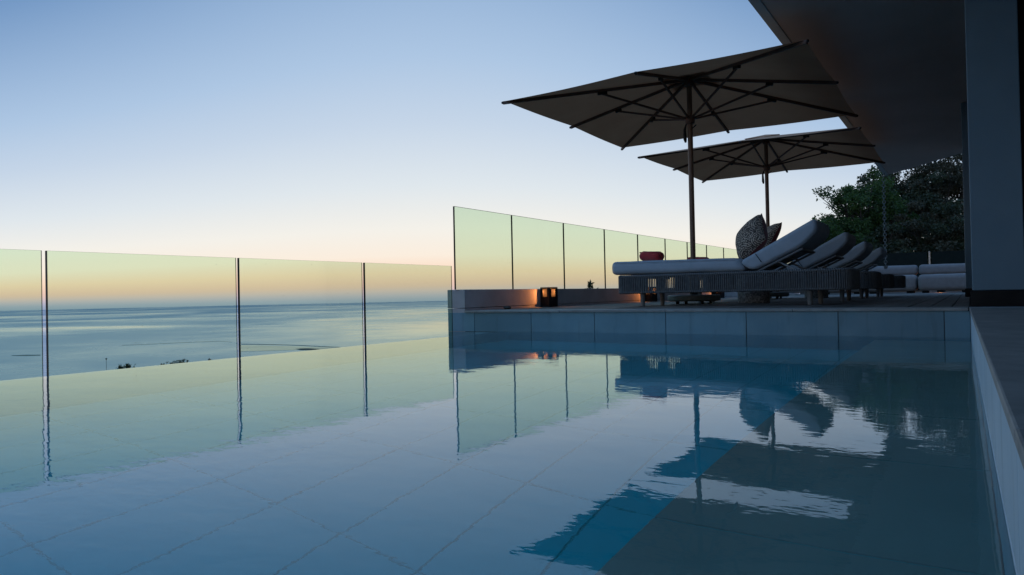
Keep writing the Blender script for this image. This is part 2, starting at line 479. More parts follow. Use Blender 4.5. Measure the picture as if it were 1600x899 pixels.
# ------------------------------------------------------------------ setting: sea, terrain, sandbar
SEA = -140.0
RE = 6371000.0
def sea_z(r): return SEA - r * r / (2 * RE)
bm = bmesh.new()
rs = [300 * (60000 / 300) ** (i / 150) for i in range(151)]
NA = 256
rows = [[bm.verts.new((r * math.cos(2 * PI * k / NA), r * math.sin(2 * PI * k / NA), sea_z(r) - SEA)) for k in range(NA)] for r in rs]
for a, b in zip(rows, rows[1:]):
    for k in range(NA):
        bm.faces.new((a[k], b[k], b[(k + 1) % NA], a[(k + 1) % NA]))
bm.faces.new(rows[0])
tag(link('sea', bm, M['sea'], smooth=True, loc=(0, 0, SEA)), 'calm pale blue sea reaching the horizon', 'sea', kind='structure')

def ground_z(x, y):
    z = -.85
    if x < -5.2: z = -.85 - .165 * (-5.2 - x)
    hill = 0
    if y > 21:
        side = max(0, min(1, (x + 7) / 9))
        side = side * side * (3 - 2 * side)
        back = max(0, min(1, (y - 21) / 10))
        hill = side * back * (2.4 + .10 * (y - 21) + .22 * max(0, x)) 
    nz = noise.noise(Vector((x * .15, y * .15, 0))) * .25 if x < -6 or y > 22 else 0
    return z + hill * .9 + nz
bm = bmesh.new()
xs = [-1000, -700, -450, -300, -200, -140, -100, -70, -50, -36, -27, -20, -15, -12, -9.5, -8, -7, -6, -5.2, -4, -3, -2, -1, 0, 1, 2.5, 4, 6, 9, 14, 22, 40, 80, 160]
ysg = [-400, -200, -100, -50, -25, -12, -6, 0, 5, 10, 15, 18, 20, 21, 22, 23, 24, 25, 26.5, 28, 30, 32, 35, 39, 45, 55, 80, 140, 260, 500]
gv = [[bm.verts.new((x, y, ground_z(x, y))) for y in ysg] for x in xs]
hole = lambda x0, x1, y0, y1: x0 >= -5.2 and x1 <= 1 and y0 >= -6 and y1 <= 10   # the pool is dug in here
for i in range(len(xs) - 1):
    for j in range(len(ysg) - 1):
        if hole(xs[i], xs[i + 1], ysg[j], ysg[j + 1]): continue
        bm.faces.new((gv[i][j], gv[i + 1][j], gv[i + 1][j + 1], gv[i][j + 1]))
tag(link('ground', bm, M['earth'], smooth=True), 'dark scrubby hillside ground', 'ground', kind='structure')

def sea_patch(name, pts, z, h, mat):
    """low flat land outline on the sea, given as picture points but built at sea level"""
    bm = bmesh.new()
    P = [at_z(x, y, z) for x, y in pts]
    top = [bm.verts.new((p.x, p.y, z + h)) for p in P]
    bot = [bm.verts.new((p.x, p.y, z - 3)) for p in P]
    bm.faces.new(top)
    for i in range(len(P)):
        j = (i + 1) % len(P)
        bm.faces.new((top[i], bot[i], bot[j], top[j]))
    return link(name, bm, mat)
arc = [(191, 539.6), (240, 537.4), (300, 534.6), (345, 533.2), (362, 534.4)]
pts = arc + [(x, y + .22) for x, y in reversed(arc)]
tag(sea_patch('sandbar', pts, SEA + .1, .15, M['flat']), 'faint sandbar arcing through the shallow sea', 'sandbar', kind='structure')
arc = [(377, 537.6), (420, 538.2), (470, 539.6), (500, 541.2), (531, 542.6)]
pts = arc + [(x, y + .45) for x, y in reversed(arc)]
tag(sea_patch('sandbar', pts, SEA + .1, .25, M['sand']), 'darker sandbar edge ending near the infinity edge', 'sandbar', kind='structure')
tag(sea_patch('sand_flat', [(374, 539.6), (420, 540.2), (470, 541.6), (520, 543.4), (500, 545.5), (455, 547), (410, 548.6), (374, 549.5)], SEA + .05, .08, M['flat']), 'pale wet sand flat below the sandbar', 'sand flat', kind='structure')
tag(sea_patch('sandbar', [(462, 545.4), (478, 544.6), (500, 545.4), (490, 547), (470, 547.2)], SEA + .1, .4, M['rock']), 'dark exposed reef patch at the end of the sandbar', 'reef', kind='structure')
tag(sea_patch('sandbar', [(18, 555.8), (40, 554.8), (63, 554.6), (63, 555.4), (40, 556)], SEA + .1, .3, M['sand']), 'short sandbar far left in the shallow sea', 'sandbar', kind='structure')

# ------------------------------------------------------------------ pool
XL, YF = -4.03, 5.98            # weir line, face of end wall
bm = bmesh.new()
box(bm, -4.037, .13, -5.02, YF + .004, -1.207, 0)
tag(link('pool_water', bm, M['water']), 'still pool water mirroring the sky', 'water', kind='structure')

pool = empty('pool_basin', (0, 0, 0)); tag(pool, kind='structure')
bm = bmesh.new()                # floor slabs with open joints
J = .003
x = -.77
k = 0
while x > -4.0:
    x1 = x; x0 = max(-4.02, x - .325)
    y = .965 - .64 * 10
    while y < YF:
        ya, yb = max(y, -5), min(y + .64, YF)
        if yb > ya: box(bm, x0 + J, x1 - J, ya + J, yb - J, -1.3, -1.2 + R.uniform(-.0008, .0008))
        y += .64
    x = x0 if x0 > -4.02 else -9
box(bm, -.77 + J, -.62, -5, YF, -1.3, -1.2)
link('floor_tiles', bm, M['floor_tile'], pool, bevel=.002, seg=1)
bm = bmesh.new(); box(bm, -4.4, .1, -5.1, YF + .1, -1.5, -1.203)
link('floor_bed', bm, M['floor_grout'], pool)
bm = bmesh.new()                # bench along the house side
y = 2.06 - .64 * 11
while y < YF:
    ya, yb = max(y, -5), min(y + .64, YF)
    if yb > ya: box(bm, -.615, .0, ya + J * .8, yb - J * .8, -1.19, -.33)
    y += .64
link('bench', bm, M['bench_tile'], pool, bevel=.003, seg=1)
bm = bmesh.new(); box(bm, -.609, .0, -5, YF, -1.195, -.334)
link('bench_core', bm, M['floor_grout'], pool)
bm = bmesh.new()                # weir: flat topped wall the water runs over
box(bm, -4.034, -3.98, -5, YF, -1.5, -.004)
link('weir', bm, M['tile'], pool, bevel=.004)
bm = bmesh.new()
box(bm, -4.77, -4.04, -5, YF, -1.6, -.62)
link('overflow_channel', bm, M['concrete'], pool)
bm = bmesh.new(); box(bm, -4.77, .3, -5.4, -5.0, -1.6, .1)
link('near_wall', bm, M['tile'], pool)
bm = bmesh.new()                # house side wall, tiles
y = -5.0 + .235
bm2 = bmesh.new()
yy = 5.98 - .708 * 16
while yy < YF:
    ya, yb = max(yy, -5), min(yy + .708, YF)
    if yb > ya:
        box(bm, .0, .05, ya + .002, yb - .002, .012, .193)
        box(bm, .0, .05, ya + .002, yb - .002, -.325, .004)
    yy += .708
link('side_tiles', bm, M['side_tile_lit'], pool, bevel=.0015, seg=1)
box(bm2, .006, .4, -5, YF, -1.5, .193)
link('side_wall', bm2, M['grout'], pool)

SK = rad(.49)
def skew(o):
    """the house side of the pool runs half a degree off the deck"""
    o.rotation_euler = (0, 0, SK)
    o.location = Vector((0, YF, 0)) - Matrix.Rotation(SK, 3, 'Z') @ Vector((0, YF, 0))
    return o
for o in list(pool.children):
    if o.name.startswith(('side_', 'bench')): skew(o)

# end wall under the deck
wallT = empty('pool_wall', (0, YF, 0)); tag(wallT, 'grey tiled pool end wall below the raised deck', 'wall')
JX = [-4.765, -4.408, -3.700, -2.992, -2.284, -1.576, -.868, -.160, .0]
bm = bmesh.new()
for a, b in zip(JX, JX[1:]):
    ins = .0025
    box(bm, a + ins, b - ins, 0, .05, -.006, .193)
    box(bm, a + ins, b - ins, 0, .05, -.5, -.012)
    box(bm, a + ins, b - ins, 0, .05, -1.2, -.506)
link('wall_tiles', bm, M['tile'], wallT, bevel=.0015, seg=1)
bm = bmesh.new(); box(bm, -4.765, .0, .006, .30, -1.5, .193)
link('wall_core', bm, M['grout'], wallT)
bm = bmesh.new()
cx = [-4.53, -3.36, -2.28, -1.2, -.01]
for a, b in zip(cx, cx[1:]):
    box(bm, a + .002, b - .002, -.02, .31, .1945, .216)
link('coping', bm, M['coping'], wallT, bevel=.003)

# coping along the house side and the paving behind it
bm = bmesh.new()
y = 5.955
while y > -5:
    box(bm, -.005, .30, y - 1.0 + .002, y - .002, .1945, .216); y -= 1.0
side = link('pool_coping', bm, M['coping'], bevel=.004)
skew(side)
tag(side, 'stone coping strip along the right side of the pool', 'coping', kind='structure')
bm = bmesh.new()
y = 5.955
while y > -5:
    x = .304
    while x < 4:
        box(bm, x + .002, x + .796, y - 1.0 + .002, y - .002, .19, .2155); x += .8
    y -= 1.0
x = .0
box(bm, -.004, 4.3, 5.957, 6.262, .19, .2155)
tag(skew(link('paving', bm, M['paving'], bevel=.002, seg=1)), 'grey stone paving beside the pool', 'paving', kind='structure')
bm = bmesh.new(); box(bm, .31, 4.3, -5, 6.26, -1.2, .188)
tag(skew(link('paving_bed', bm, M['grout'])), 'bed under the paving', 'paving', kind='structure')

# timber deck
bm = bmesh.new()
x = -4.525
while x < -.02:
    x1 = min(x + .141, -.005)
    segs = [6.296]
    y = 6.296 + R.uniform(.8, 3.2)
    while y < 23.5:
        segs.append(y); y += R.uniform(2.4, 3.4)
    segs.append(23.6)
    for a, b in zip(segs, segs[1:]):
        dz = R.uniform(-.0015, .001)
        box(bm, x, x1, a + .0015, b - .0015, .19 + dz, .2155 + dz)
    x += .147
tag(link('deck', bm, M['wood_deck'], bevel=.003, seg=1), 'weathered timber terrace deck', 'deck', kind='structure')
bm = bmesh.new(); box(bm, -4.53, 4, 6.30, 23.6, -.2, .172)
tag(link('deck_base', bm, M['platform']), 'dark base below the deck boards', 'deck', kind='structure')

# parapet
par = empty('parapet_wall', (-4.65, 6, 0)); tag(par, 'low concrete parapet wall carrying the glass balustrade beside the deck', 'wall')
par.location = (0, 0, 0)
bm = bmesh.new(); box(bm, -4.77, -4.534, YF + .002, 23.6, .243, .443)
link('upstand', bm, M['concrete'], par, bevel=.006)
bm = bmesh.new(); box(bm, -4.768, -4.536, YF + .004, 23.6, -1.6, .2385)
link('footing', bm, M['concrete'], par, bevel=.004)

# ------------------------------------------------------------------ glass fences
def pane(bm, x0, x1, y0, y1, z0, z1):
    fs = box(bm, x0, x1, y0, y1, z0, z1)
    for fc in fs:
        c = fc.normal if fc.normal.length else None
        fc.normal_update()
        if abs(fc.normal.x) < .5 and fc.normal.y < .5: fc.material_index = 1
bal = empty('glass_balustrade', (-4.63, 5.95, .443)); tag(bal, 'tall frameless glass balustrade on the parapet beside the loungers', 'balustrade')
ed = [5.944, 7.078, 8.368, 9.646, 10.92, 12.18, 13.37, 14.58, 15.80, 17.05, 18.3, 19.55, 20.8, 22.05, 23.3]
for a, b in zip(ed, ed[1:]):
    bm = bmesh.new(); pane(bm, -.011, .011, a - 5.95 + .002, b - 5.95 - .002, .001, .900)
    link('glass_panel', bm, [M['glass'], M['glass_edge']], bal)
low = empty('glass_fence', (-4.63, 0, -.60)); tag(low, 'lower frameless glass fence standing along the infinity edge of the pool', 'fence')
ed = [(-2.01, -.73), (-.705, .60), (.625, 1.941), (1.967, 3.261), (3.283, 4.568), (4.596, 5.882)]
for a, b in ed:
    bm = bmesh.new(); pane(bm, -.007, .007, a + .003, b, .05, 1.297)
    gp = link('glass_panel', bm, [M['glass'], M['glass_edge']], low)
    bm = bmesh.new(); box(bm, -.011, .011, a, a + .0026, .05, 1.297)
    link('edge_seal', bm, M['glass_edge'], gp)
    bm = bmesh.new(); box(bm, -.0035, .0035, b + .0003, b + .002, .05, 1.297)
    link('edge_seal', bm, M['glass_edge'], gp)
bm = bmesh.new(); box(bm, -.05, -.013, -5, 5.9, -.018, .12); box(bm, .013, .05, -5, 5.9, -.018, .12)
link('base_channel', bm, M['alu'], low, bevel=.003)

bm = bmesh.new(); box(bm, -4.53, 4.2, 23.61, 23.8, -1.5, .40)
tag(link('back_parapet', bm, M['concrete'], bevel=.006), 'low concrete upstand behind the sofas below the glass railing', 'wall')
# glass rail behind the sofas
bk = empty('glass_railing', (-4.5, 23.45, .216)); tag(bk, 'clear glass railing with pale post behind the sofas', 'railing')
for a, b in ((0, 1.7), (1.72, 3.5), (3.6, 5.4)):
    bm = bmesh.new(); pane(bm, a + .01, b - .01, -.005, .005, .05, 1.16)
    link('glass_panel', bm, [M['glass_plain'], M['glass_edge']], bk)
for x in (1.71, 3.55, 5.4):
    bm = bmesh.new(); box(bm, x - .02, x + .02, -.02, .02, 0, 1.17)
    link('post', bm, M['steel'], bk, bevel=.004)

# ------------------------------------------------------------------ house
hs = empty('house', (0, 0, 0)); tag(hs, 'dark modern house with wide flat roof overhanging the deck and pool', 'house')
ZS = 3.0
bm = bmesh.new()
outl = [(-1.52, -5), (4.6, -5), (4.6, 11.0), (-.0, 16.32), (-1.52, 18.44)]
vb = [bm.verts.new((x, y, ZS)) for x, y in outl]; vt = [bm.verts.new((x, y, ZS + .34)) for x, y in outl]
bm.faces.new(vb); bm.faces.new(list(reversed(vt)))
for i in range(len(outl)):
    j = (i + 1) % len(outl); bm.faces.new((vb[i], vb[j], vt[j], vt[i]))
roof = link('roof', bm, M['soffit'], hs)
bm = bmesh.new()
vs = [(-1.615, -5), (-1.523, -5), (-1.523, 18.44), (-1.615, 18.57)]
vb = [bm.verts.new((x, y, ZS - .012)) for x, y in vs]; vt = [bm.verts.new((x, y, ZS + .36)) for x, y in vs]
bm.faces.new(vb); bm.faces.new(list(reversed(vt)))
for i in range(4):
    j = (i + 1) % 4; bm.faces.new((vb[i], vb[j], vt[j], vt[i]))
link('fascia', bm, M['fascia'], roof, bevel=.006)
def pillar(x0, x1, y0, y1, pl):
    bm = bmesh.new(); box(bm, x0, x1, y0, y1, .337, ZS - .003)
    p = link('pillar', bm, M['render_wall'], hs, bevel=.006)
    bm = bmesh.new(); box(bm, x0 - .012, x1 + .3 * pl, y0 - .012, y1 + .01, .2165, .335)
    link('plinth', bm, M['black'], p, bevel=.003)
pillar(.017, .338, 6.28, 6.62, 9)
pillar(-.045, .25, 11.9, 12.25, 0)
# sliding door wall between the pillars and return towards the right
bm = bmesh.new()
for y in (6.64, 8.3, 10.0, 11.82, 12.3, 13.9, 15.6): box(bm, .05, .10, y, y + .05, .217, 2.98)
box(bm, .051, .099, 6.62, 15.65, .217, .26); box(bm, .051, .099, 6.62, 15.65, 2.9, 2.985)
link('door_frame', bm, M['alu'], hs, bevel=.003)
bm = bmesh.new(); box(bm, .068, .082, 6.63, 15.64, .261, 2.899)
link('door_glass', bm, M['window'], hs)
bm = bmesh.new(); box(bm, -.06, .04, 15.66, 15.9, .217, ZS - .004)
link('corner_post', bm, M['fascia'], hs, bevel=.004)
bm = bmesh.new(); box(bm, .342, 4.4, 6.42, 6.45, .34, ZS - .004)
link('window', bm, M['window'], hs)
for a, b in ((.341, .40), (1.9, 1.97)):
    bm = bmesh.new(); box(bm, a, b, 6.36, 6.418, .34, ZS - .004)
    link('window_frame', bm, M['black'], hs, bevel=.003)
bm = bmesh.new(); box(bm, 4.3, 4.6, -5, 11.0, .217, ZS - .004)
link('wall', bm, M['render_wall'], hs)

# rain chain hanging from the roof corner
bm = bmesh.new()
zt, zb = 2.985, .86
n = 34
for i in range(n):
    z = zt - (zt - zb) * (i + .5) / n
    a = (i % 2) * PI / 2
    ring = []
    for k in range(13):
        t = 2 * PI * k / 12
        px, pz = .03 * math.sin(t), .043 * math.cos(t)
        ring.append((px * math.cos(a), px * math.sin(a), z + pz))
    tube(bm, ring, .0075, 5, False)
lathe(bm, [(.0, zb - .06), (.03, zb - .06), (.05, zb + .0), (.0, zb + .0)], 10)
tag(link('rain_chain', bm, M['dark_chain'], loc=(-1.60, 18.1, 0)), 'long metal rain chain hanging from the roof corner', 'rain chain')

# ------------------------------------------------------------------ parasols
def make_parasol():
    root = empty('parasol', (0, 0, .216))
    HW = 1.665; ZR = 2.66 - .216; ZP = 3.06 - .216
    tips = []
    for k in range(8):
        a = PI / 4 * k + PI / 4
        if k % 2 == 0: p = Vector((HW * (1 if math.cos(a) > 0 else -1), HW * (1 if math.sin(a) > 0 else -1), ZR))
        else: p = Vector((HW * round(math.cos(a)), HW * round(math.sin(a)), ZR + .028))
        tips.append(p)
    top = Vector((0, 0, ZP))
    bm = bmesh.new()
    N = 12
    grid = {}
    def pt(k, i, j):   # k sector, i along radius, j across
        a, b = tips[k], tips[(k + 1) % 8]
        t = i / N; s = j / max(i, 1)
        r = t
        e = a.lerp(b, s)
        p = top.lerp(e, r)
        sag = math.sin(PI * s) * t * (.022) * (.4 + .6 * math.sin(PI * min(1, t * .9)))
        p = p - Vector((0, 0, sag))
        if i == N:    # hem pulled in a little between rib tips
            p += (Vector((0, 0, p.z)) - p) * .004 * math.sin(PI * s)
        return p
    def vert(k, i, j):
        if i == 0: key = 'c'
        elif j == 0: key = (k, i)
        elif j == i: key = ((k + 1) % 8, i)
        else: key = (k, i, j)
        if key not in grid: grid[key] = bm.verts.new(pt(k, i, j))
        return grid[key]
    for k in range(8):
        for i in range(N):
            for j in range(i + 1):
                bm.faces.new((vert(k, i, j), vert(k, i + 1, j), vert(k, i + 1, j + 1)))
                if j < i: bm.faces.new((vert(k, i, j), vert(k, i + 1, j + 1), vert(k, i, j + 1)))
    can = link('canopy', bm, M['canopy'], root)
    bm = bmesh.new()   # vent cap
    vr = .36
    rim = []
    for k in range(8):
        a = PI / 4 * k + PI / 4
        s = vr if k % 2 == 0 else vr * .72
        rim.append(bm.verts.new((s * math.cos(a) * (1.15 if k % 2 == 0 else 1), s * math.sin(a) * (1.15 if k % 2 == 0 else 1), ZP - .054)))
    c = bm.verts.new((0, 0, ZP + .032))
    for k in range(8): bm.faces.new((rim[k], rim[(k + 1) % 8], c))
    v = link('vent', bm, M['canopy'], can)
    sv = v.modifiers.new('solid', 'SOLIDIFY'); sv.thickness = .004
    bm = bmesh.new(); tube(bm, [(0, 0, .06), (0, 0, ZP + .02)], .032, 16)
    link('pole', bm, M['teak'], root, smooth=False, bevel=0)
    bm = bmesh.new(); lathe(bm, [(0, ZP - .13), (.05, ZP - .13), (.058, ZP - .11), (.058, ZP - .055), (.0, ZP - .05)], 16)
    link('hub', bm, M['teak_rib'], root)
    ZRUN = 2.53 - .216
    bm = bmesh.new(); lathe(bm, [(.0335, ZRUN - .07), (.052, ZRUN - .07), (.06, ZRUN - .05), (.06, ZRUN + .03), (.0335, ZRUN + .035)], 16)
    link('runner', bm, M['teak_rib'], root)
    for k in range(8):
        tip = tips[k]
        d = Vector((tip.x, tip.y, 0)).normalized()
        a = top + d * .05 + Vector((0, 0, -.035)); b = tip + Vector((0, 0, -.004)) + d * .02
        bm = bmesh.new(); bar(bm, a, b, .026, .036)
        rb = link('rib', bm, M['teak_rib'], root, bevel=.003)
        fr = .47 if k % 2 == 0 else .56
        j = a.lerp(b, fr) + Vector((0, 0, -.045))
        bm = bmesh.new(); bar(bm, Vector((d.x * .05, d.y * .05, ZRUN + .01)), j, .02, .024)
        link('strut', bm, M['teak_rib'], rb, bevel=.002)
        bm = bmesh.new()
        bar(bm, a.lerp(b, fr - .025) + Vector((0, 0, -.034)), a.lerp(b, fr + .025) + Vector((0, 0, -.034)), .034, .034)
        link('bracket', bm, M['dark_metal'], rb, bevel=.003)
        bm = bmesh.new(); ball(bm, tip + d * .024 + Vector((0, 0, -.02)), .016, 8, 5)
        link('tip_cap', bm, M['dark_metal'], rb)
    # pulley rope and locking pin below the runner
    bm = bmesh.new()
    tube(bm, [(-.035, -.02, ZRUN - .05), (-.06, -.03, ZRUN - .14), (-.055, -.035, ZRUN - .26), (-.05, -.03, ZRUN - .30)], [.006, .016, .022, .012], 7)
    tube(bm, [(.03, -.01, ZRUN - .13), (.09, -.04, ZRUN - .10)], .007, 6)
    link('cord', bm, M['dark_metal'], root)
    bm = bmesh.new(); lathe(bm, [(0, .035), (.29, .035), (.315, .045), (.32, .06), (.32, .10), (.31, .112), (.0, .115)], 48)
    bs = link('base', bm, M['stone_base'], root, smooth=False, bevel=.004)
    bm = bmesh.new(); lathe(bm, [(.034, .116), (.05, .116), (.05, .40), (.034, .41)], 20); tube(bm, [(.05, 0, .3), (.1, 0, .3)], .012, 8)
    link('sleeve', bm, M['dark_metal'], bs)
    for k in range(4):
        a = PI / 4 + k * PI / 2
        c = Vector((.22 * math.cos(a), .22 * math.sin(a), .018))
        bm = bmesh.new(); tube(bm, [c - Vector((.016, 0, 0)), c + Vector((.016, 0, 0))], .0175, 12)
        link('wheel', bm, M['dark_metal'], bs)
    return root
pa = make_parasol()
pa.location = (-2.87, 8.50, .216)
tag(pa, 'large square taupe parasol rising behind the front lounger', 'parasol', 'square parasols between the loungers')
pb = copy_tree(pa)
pb.location = (-2.925, 12.66, .216)
tag(pb, 'farther square taupe parasol with vent cap showing over its canopy', 'parasol', 'square parasols between the loungers')

# ------------------------------------------------------------------ loungers
def make_lounger():
    root = empty('sun_lounger', (0, 0, .216))       # origin: foot end, near corner, on the deck
    L, Wd = 2.36, .80
    zb, zt = .158, .338
    rail = rrect(0, L, 0, Wd, .05, .14, .03)
    bm = bmesh.new()
    for z in (zb, zt):
        tube(bm, [(p.x, p.y, z) for p in rail] + [(rail[0].x, rail[0].y, z)], .011, 8, False)
    for x in (.3, .9, 1.5, 2.1): box(bm, x - .015, x + .015, .012, Wd - .012, zt - .03, zt - .005)
    link('frame', bm, M['frame'], root)
    bm = bmesh.new()
    cords = rrect(-.011, L + .011, -.011, Wd + .011, .06, .15, .0215)
    for p in cords:
        q = Vector((min(max(p.x, .15), L - .15), min(max(p.y, .15), Wd - .15)))
        dn = (p - q).normalized()
        h = R.uniform(-.0012, .0012)
        tube(bm, [(p.x - dn.x * .02, p.y - dn.y * .02, zb - .011), (p.x + h, p.y + h, zb - .004), (p.x + h, p.y, zt + .004), (p.x - dn.x * .02, p.y - dn.y * .02, zt + .012)], .0074, 5)
    link('rope_weave', bm, M['rope'], root)
    bm = bmesh.new(); box(bm, .03, L - .05, .03, Wd - .03, zt - .003, zt + .006)
    link('platform', bm, M['platform'], root)
    for x, y in ((.25, .09), (.25, Wd - .11), (L - .36, .09), (L - .36, Wd - .11)):
        bm = bmesh.new()
        lathe(bm, [(0, 0), (.019, 0), (.023, .006), (.029, .15), (.029, .20), (0, .20)], 14, (x, y, 0))
        link('leg', bm, M['leg_wood'], root)
    bm = bmesh.new()
    soft_profile(bm, [(-.10, .360), (1.41, .350), (1.335, .492), (-.10, .512)], .01, Wd - .01, .058, 10, 6, .006)
    mt = link('mattress', bm, M['fabric'], root, smooth=True)
    bm = bmesh.new()
    for y in (.012,):
        tube(bm, [(-.05, y, .492), (.3, y - .001, .489), (.7, y, .484), (1.1, y, .480), (1.30, y, .474)], .0035, 5)
    link('piping', bm, M['fabric'], mt)
    # backrest cushion
    ca, sa = math.cos(rad(28.5)), math.sin(rad(28.5))
    ox, oz = 1.335, .448
    def q(a, n): return (ox + a * ca - n * sa, oz + a * sa + n * ca)
    bm = bmesh.new()
    soft_profile(bm, [q(.07, -.150), q(.60, -.182), q(.80, -.125), q(.85, .0), q(-.005, 0)], .008, Wd - .008, .042, 10, 6, .0, 3, .075)
    bk = link('back_cushion', bm, M['fabric'], root, smooth=True)
    bm = bmesh.new()
    for y in (.05, Wd - .05):
        x0, z0 = q(.0, -.172); x1, z1 = q(.58, -.198)
        tube(bm, [(x0, y, z0), (x1, y, z1)], .012, 8)
    x1, z1 = q(.58, -.198); tube(bm, [(x1, .05, z1), (x1, Wd - .05, z1)], .012, 8)
    for a in (.1, .25, .4, .55):
        x0, z0 = q(a, -.168 - .045 * a); box(bm, x0 - .02, x0 + .02, .05, Wd - .05, z0 - .004, z0 + .003)
    link('back_frame', bm, M['frame'], root)
    for y in (.07, Wd - .07):
        bm = bmesh.new()
        x0, z0 = q(.33, -.188)
        tube(bm, [(x0, y, z0), (x0 + .17, y, .345)], .0095, 8); ball(bm, (x0, y, z0), .019)
        link('support_strut', bm, M['alu'], root)
    bm = bmesh.new()
    x0, z0 = q(.16, .003)
    tube(bm, [(q(.2, .002)[0], .004, q(.2, .002)[1] - .02), (q(.2, -.12)[0], .002, q(.2, -.12)[1])], .004, 5)
    link('strap', bm, M['dark_metal'], bk)
    return root
LY = [7.25, 9.17, 11.3, 13.14]
LN = ['front rope sun lounger with red towel at its foot and patterned cushion',
      'second rope sun lounger from the pool, its backrest just behind the front one',
      'third rope sun lounger from the pool with empty raised backrest',
      'rearmost rope sun lounger with raised backrest closest to the sofas']
lg = make_lounger()
for i, (y, lab) in enumerate(zip(LY, LN)):
    o = lg if i == 0 else copy_tree(lg)
    o.location = (-3.315 + (0, .02, -.015, .02)[i], y, .216)
    o.rotation_euler = (0, 0, rad((0, .4, -.5, .3)[i]))
    tag(o, lab, 'sun lounger', 'rope sun loungers in a row on the deck')

# rolled towels
def towel(loc, rz, label):
    bm = bmesh.new()
    L = .31
    N = 26
    prof = []
    turns = 3.2
    # outer roll with slight lumps; spiral groove on the end faces
    rings = []
    for i in range(17):
        t = i / 16
        x = (t - .5) * L
        e = 1 - .35 * max(0, abs(t - .5) * 2 - .82) / .18
        rings.append([bm.verts.new((x + .006 * noise.noise(Vector((k * .9, 3, t * 2))), (.066 * e + .004 * noise.noise(Vector((t * 5, math.cos(2 * PI * k / N) * 1.5, math.sin(2 * PI * k / N) * 1.5)))) * math.cos(2 * PI * k / N),
                                    (.057 * e + .004 * noise.noise(Vector((t * 5, 7 + math.cos(2 * PI * k / N) * 1.5, math.sin(2 * PI * k / N) * 1.5)))) * math.sin(2 * PI * k / N) + .055)) for k in range(N)])
    for a, b in zip(rings, rings[1:]):
        for k in range(N): bm.faces.new((a[k], a[(k + 1) % N], b[(k + 1) % N], b[k]))
    for rg, sgn in ((rings[0], -1), (rings[-1], 1)):
        prev = rg
        xx = sgn * L / 2
        for s, dx in ((.8, -.004), (.7, .004), (.52, -.004), (.42, .003), (.2, -.003)):
            cur = [bm.verts.new((xx + sgn * dx, v.co.y * s / 1 if False else (v.co.y) * s * 1.0, (v.co.z - .055) * s + .055)) for v in rg]
            for k in range(N): bm.faces.new((prev[k], prev[(k + 1) % N], cur[(k + 1) % N], cur[k]))
            prev = cur
        bm.faces.new(prev)
    # loose flap edge along the roll
    tube(bm, [(-L * .46, -.045, .095), (0, -.047, .096), (L * .46, -.044, .094)], .008, 6)
    o = link('rolled_towel', bm, M['red'], smooth=True, loc=loc)
    o.rotation_euler = (0, rad(4), rz)
    tag(o, label, 'towel', 'rolled red towels')
    return o
p = at_Y(1018, 407, 7.52)
towel((p.x, p.y, .727), rad(-22), 'rolled red towel on the foot of the front lounger')
p = at_Y(1091, 406, 9.45)
towel((p.x, p.y, .735), rad(-12), 'rolled red towel on the second lounger, partly behind the parasol pole')

# cushions
def pillow(bm, S, T, N=18):
    g = {}
    for sgn in (1, -1):
        for i in range(N + 1):
            for j in range(N + 1):
                a, b = i / N * 2 - 1, j / N * 2 - 1
                edge = i in (0, N) or j in (0, N)
                if edge and (i, j, 1) in g:
                    g[(i, j, -1)] = g[(i, j, 1)]; continue
                h = T * ((1 - a * a) * (1 - b * b)) ** .42
                pin = 1 - .055 * (1 - b * b) * abs(a) ** 3
                pin2 = 1 - .055 * (1 - a * a) * abs(b) ** 3
                wr = .004 * noise.noise(Vector((a * 3, b * 3, sgn)))
                g[(i, j, sgn)] = bm.verts.new((a * S * pin, b * S * pin2, sgn * (h + (wr if not edge else 0))))
        for i in range(N):
            for j in range(N):
                q = [g[(i, j, sgn)], g[(i + 1, j, sgn)], g[(i + 1, j + 1, sgn)], g[(i, j + 1, sgn)]]
                if sgn < 0: q.reverse()
                fc = bm.faces.new(q); fc.material_index = 0 if sgn > 0 else 1
def cushion(loc, tilt, rz, spin, S, T, label):
    bm = bmesh.new(); pillow(bm, S, T)
    o = link('cushion', bm, [M['paisley'], M['red_cloth']], smooth=True)
    # pillow normal starts +z; turn it to face -x, lean back, then yaw
    m = Matrix.Translation(loc) @ Matrix.Rotation(rz, 4, 'Z') @ Matrix.Rotation(-(PI / 2 - tilt), 4, 'Y') @ Matrix.Rotation(spin, 4, 'Z')
    o.matrix_world = m
    tag(o, label, 'cushion', 'patterned cushions')
    return o
cushion(at_Y(1174, 373, 7.56), rad(22), rad(46), rad(38), .205, .125, 'patterned grey cushion with red back leaning on the front lounger backrest')
cushion(at_Y(1200, 374, 9.55), rad(30), rad(30), rad(2), .225, .085, 'smaller patterned cushion behind, on the second lounger beside the far pole')

# ------------------------------------------------------------------ drum stools
def stool(loc, r, h, label):
    bm = bmesh.new(); lathe(bm, [(0, 0), (r * .97, 0), (r, .012), (r * 1.01, h * .5), (r, h - .015), (r * .97, h), (0, h)], 40)
    o = link('drum_stool', bm, M['terrazzo'], loc=loc, bevel=.004)
    tag(o, label, 'stool', 'speckled drum stools')
stool((-2.20, 8.72, .216), .185, .30, 'nearer speckled stone drum stool, between the front two loungers')
stool((-2.18, 12.75, .216), .185, .30, 'farther speckled stone drum stool beside the second parasol base')

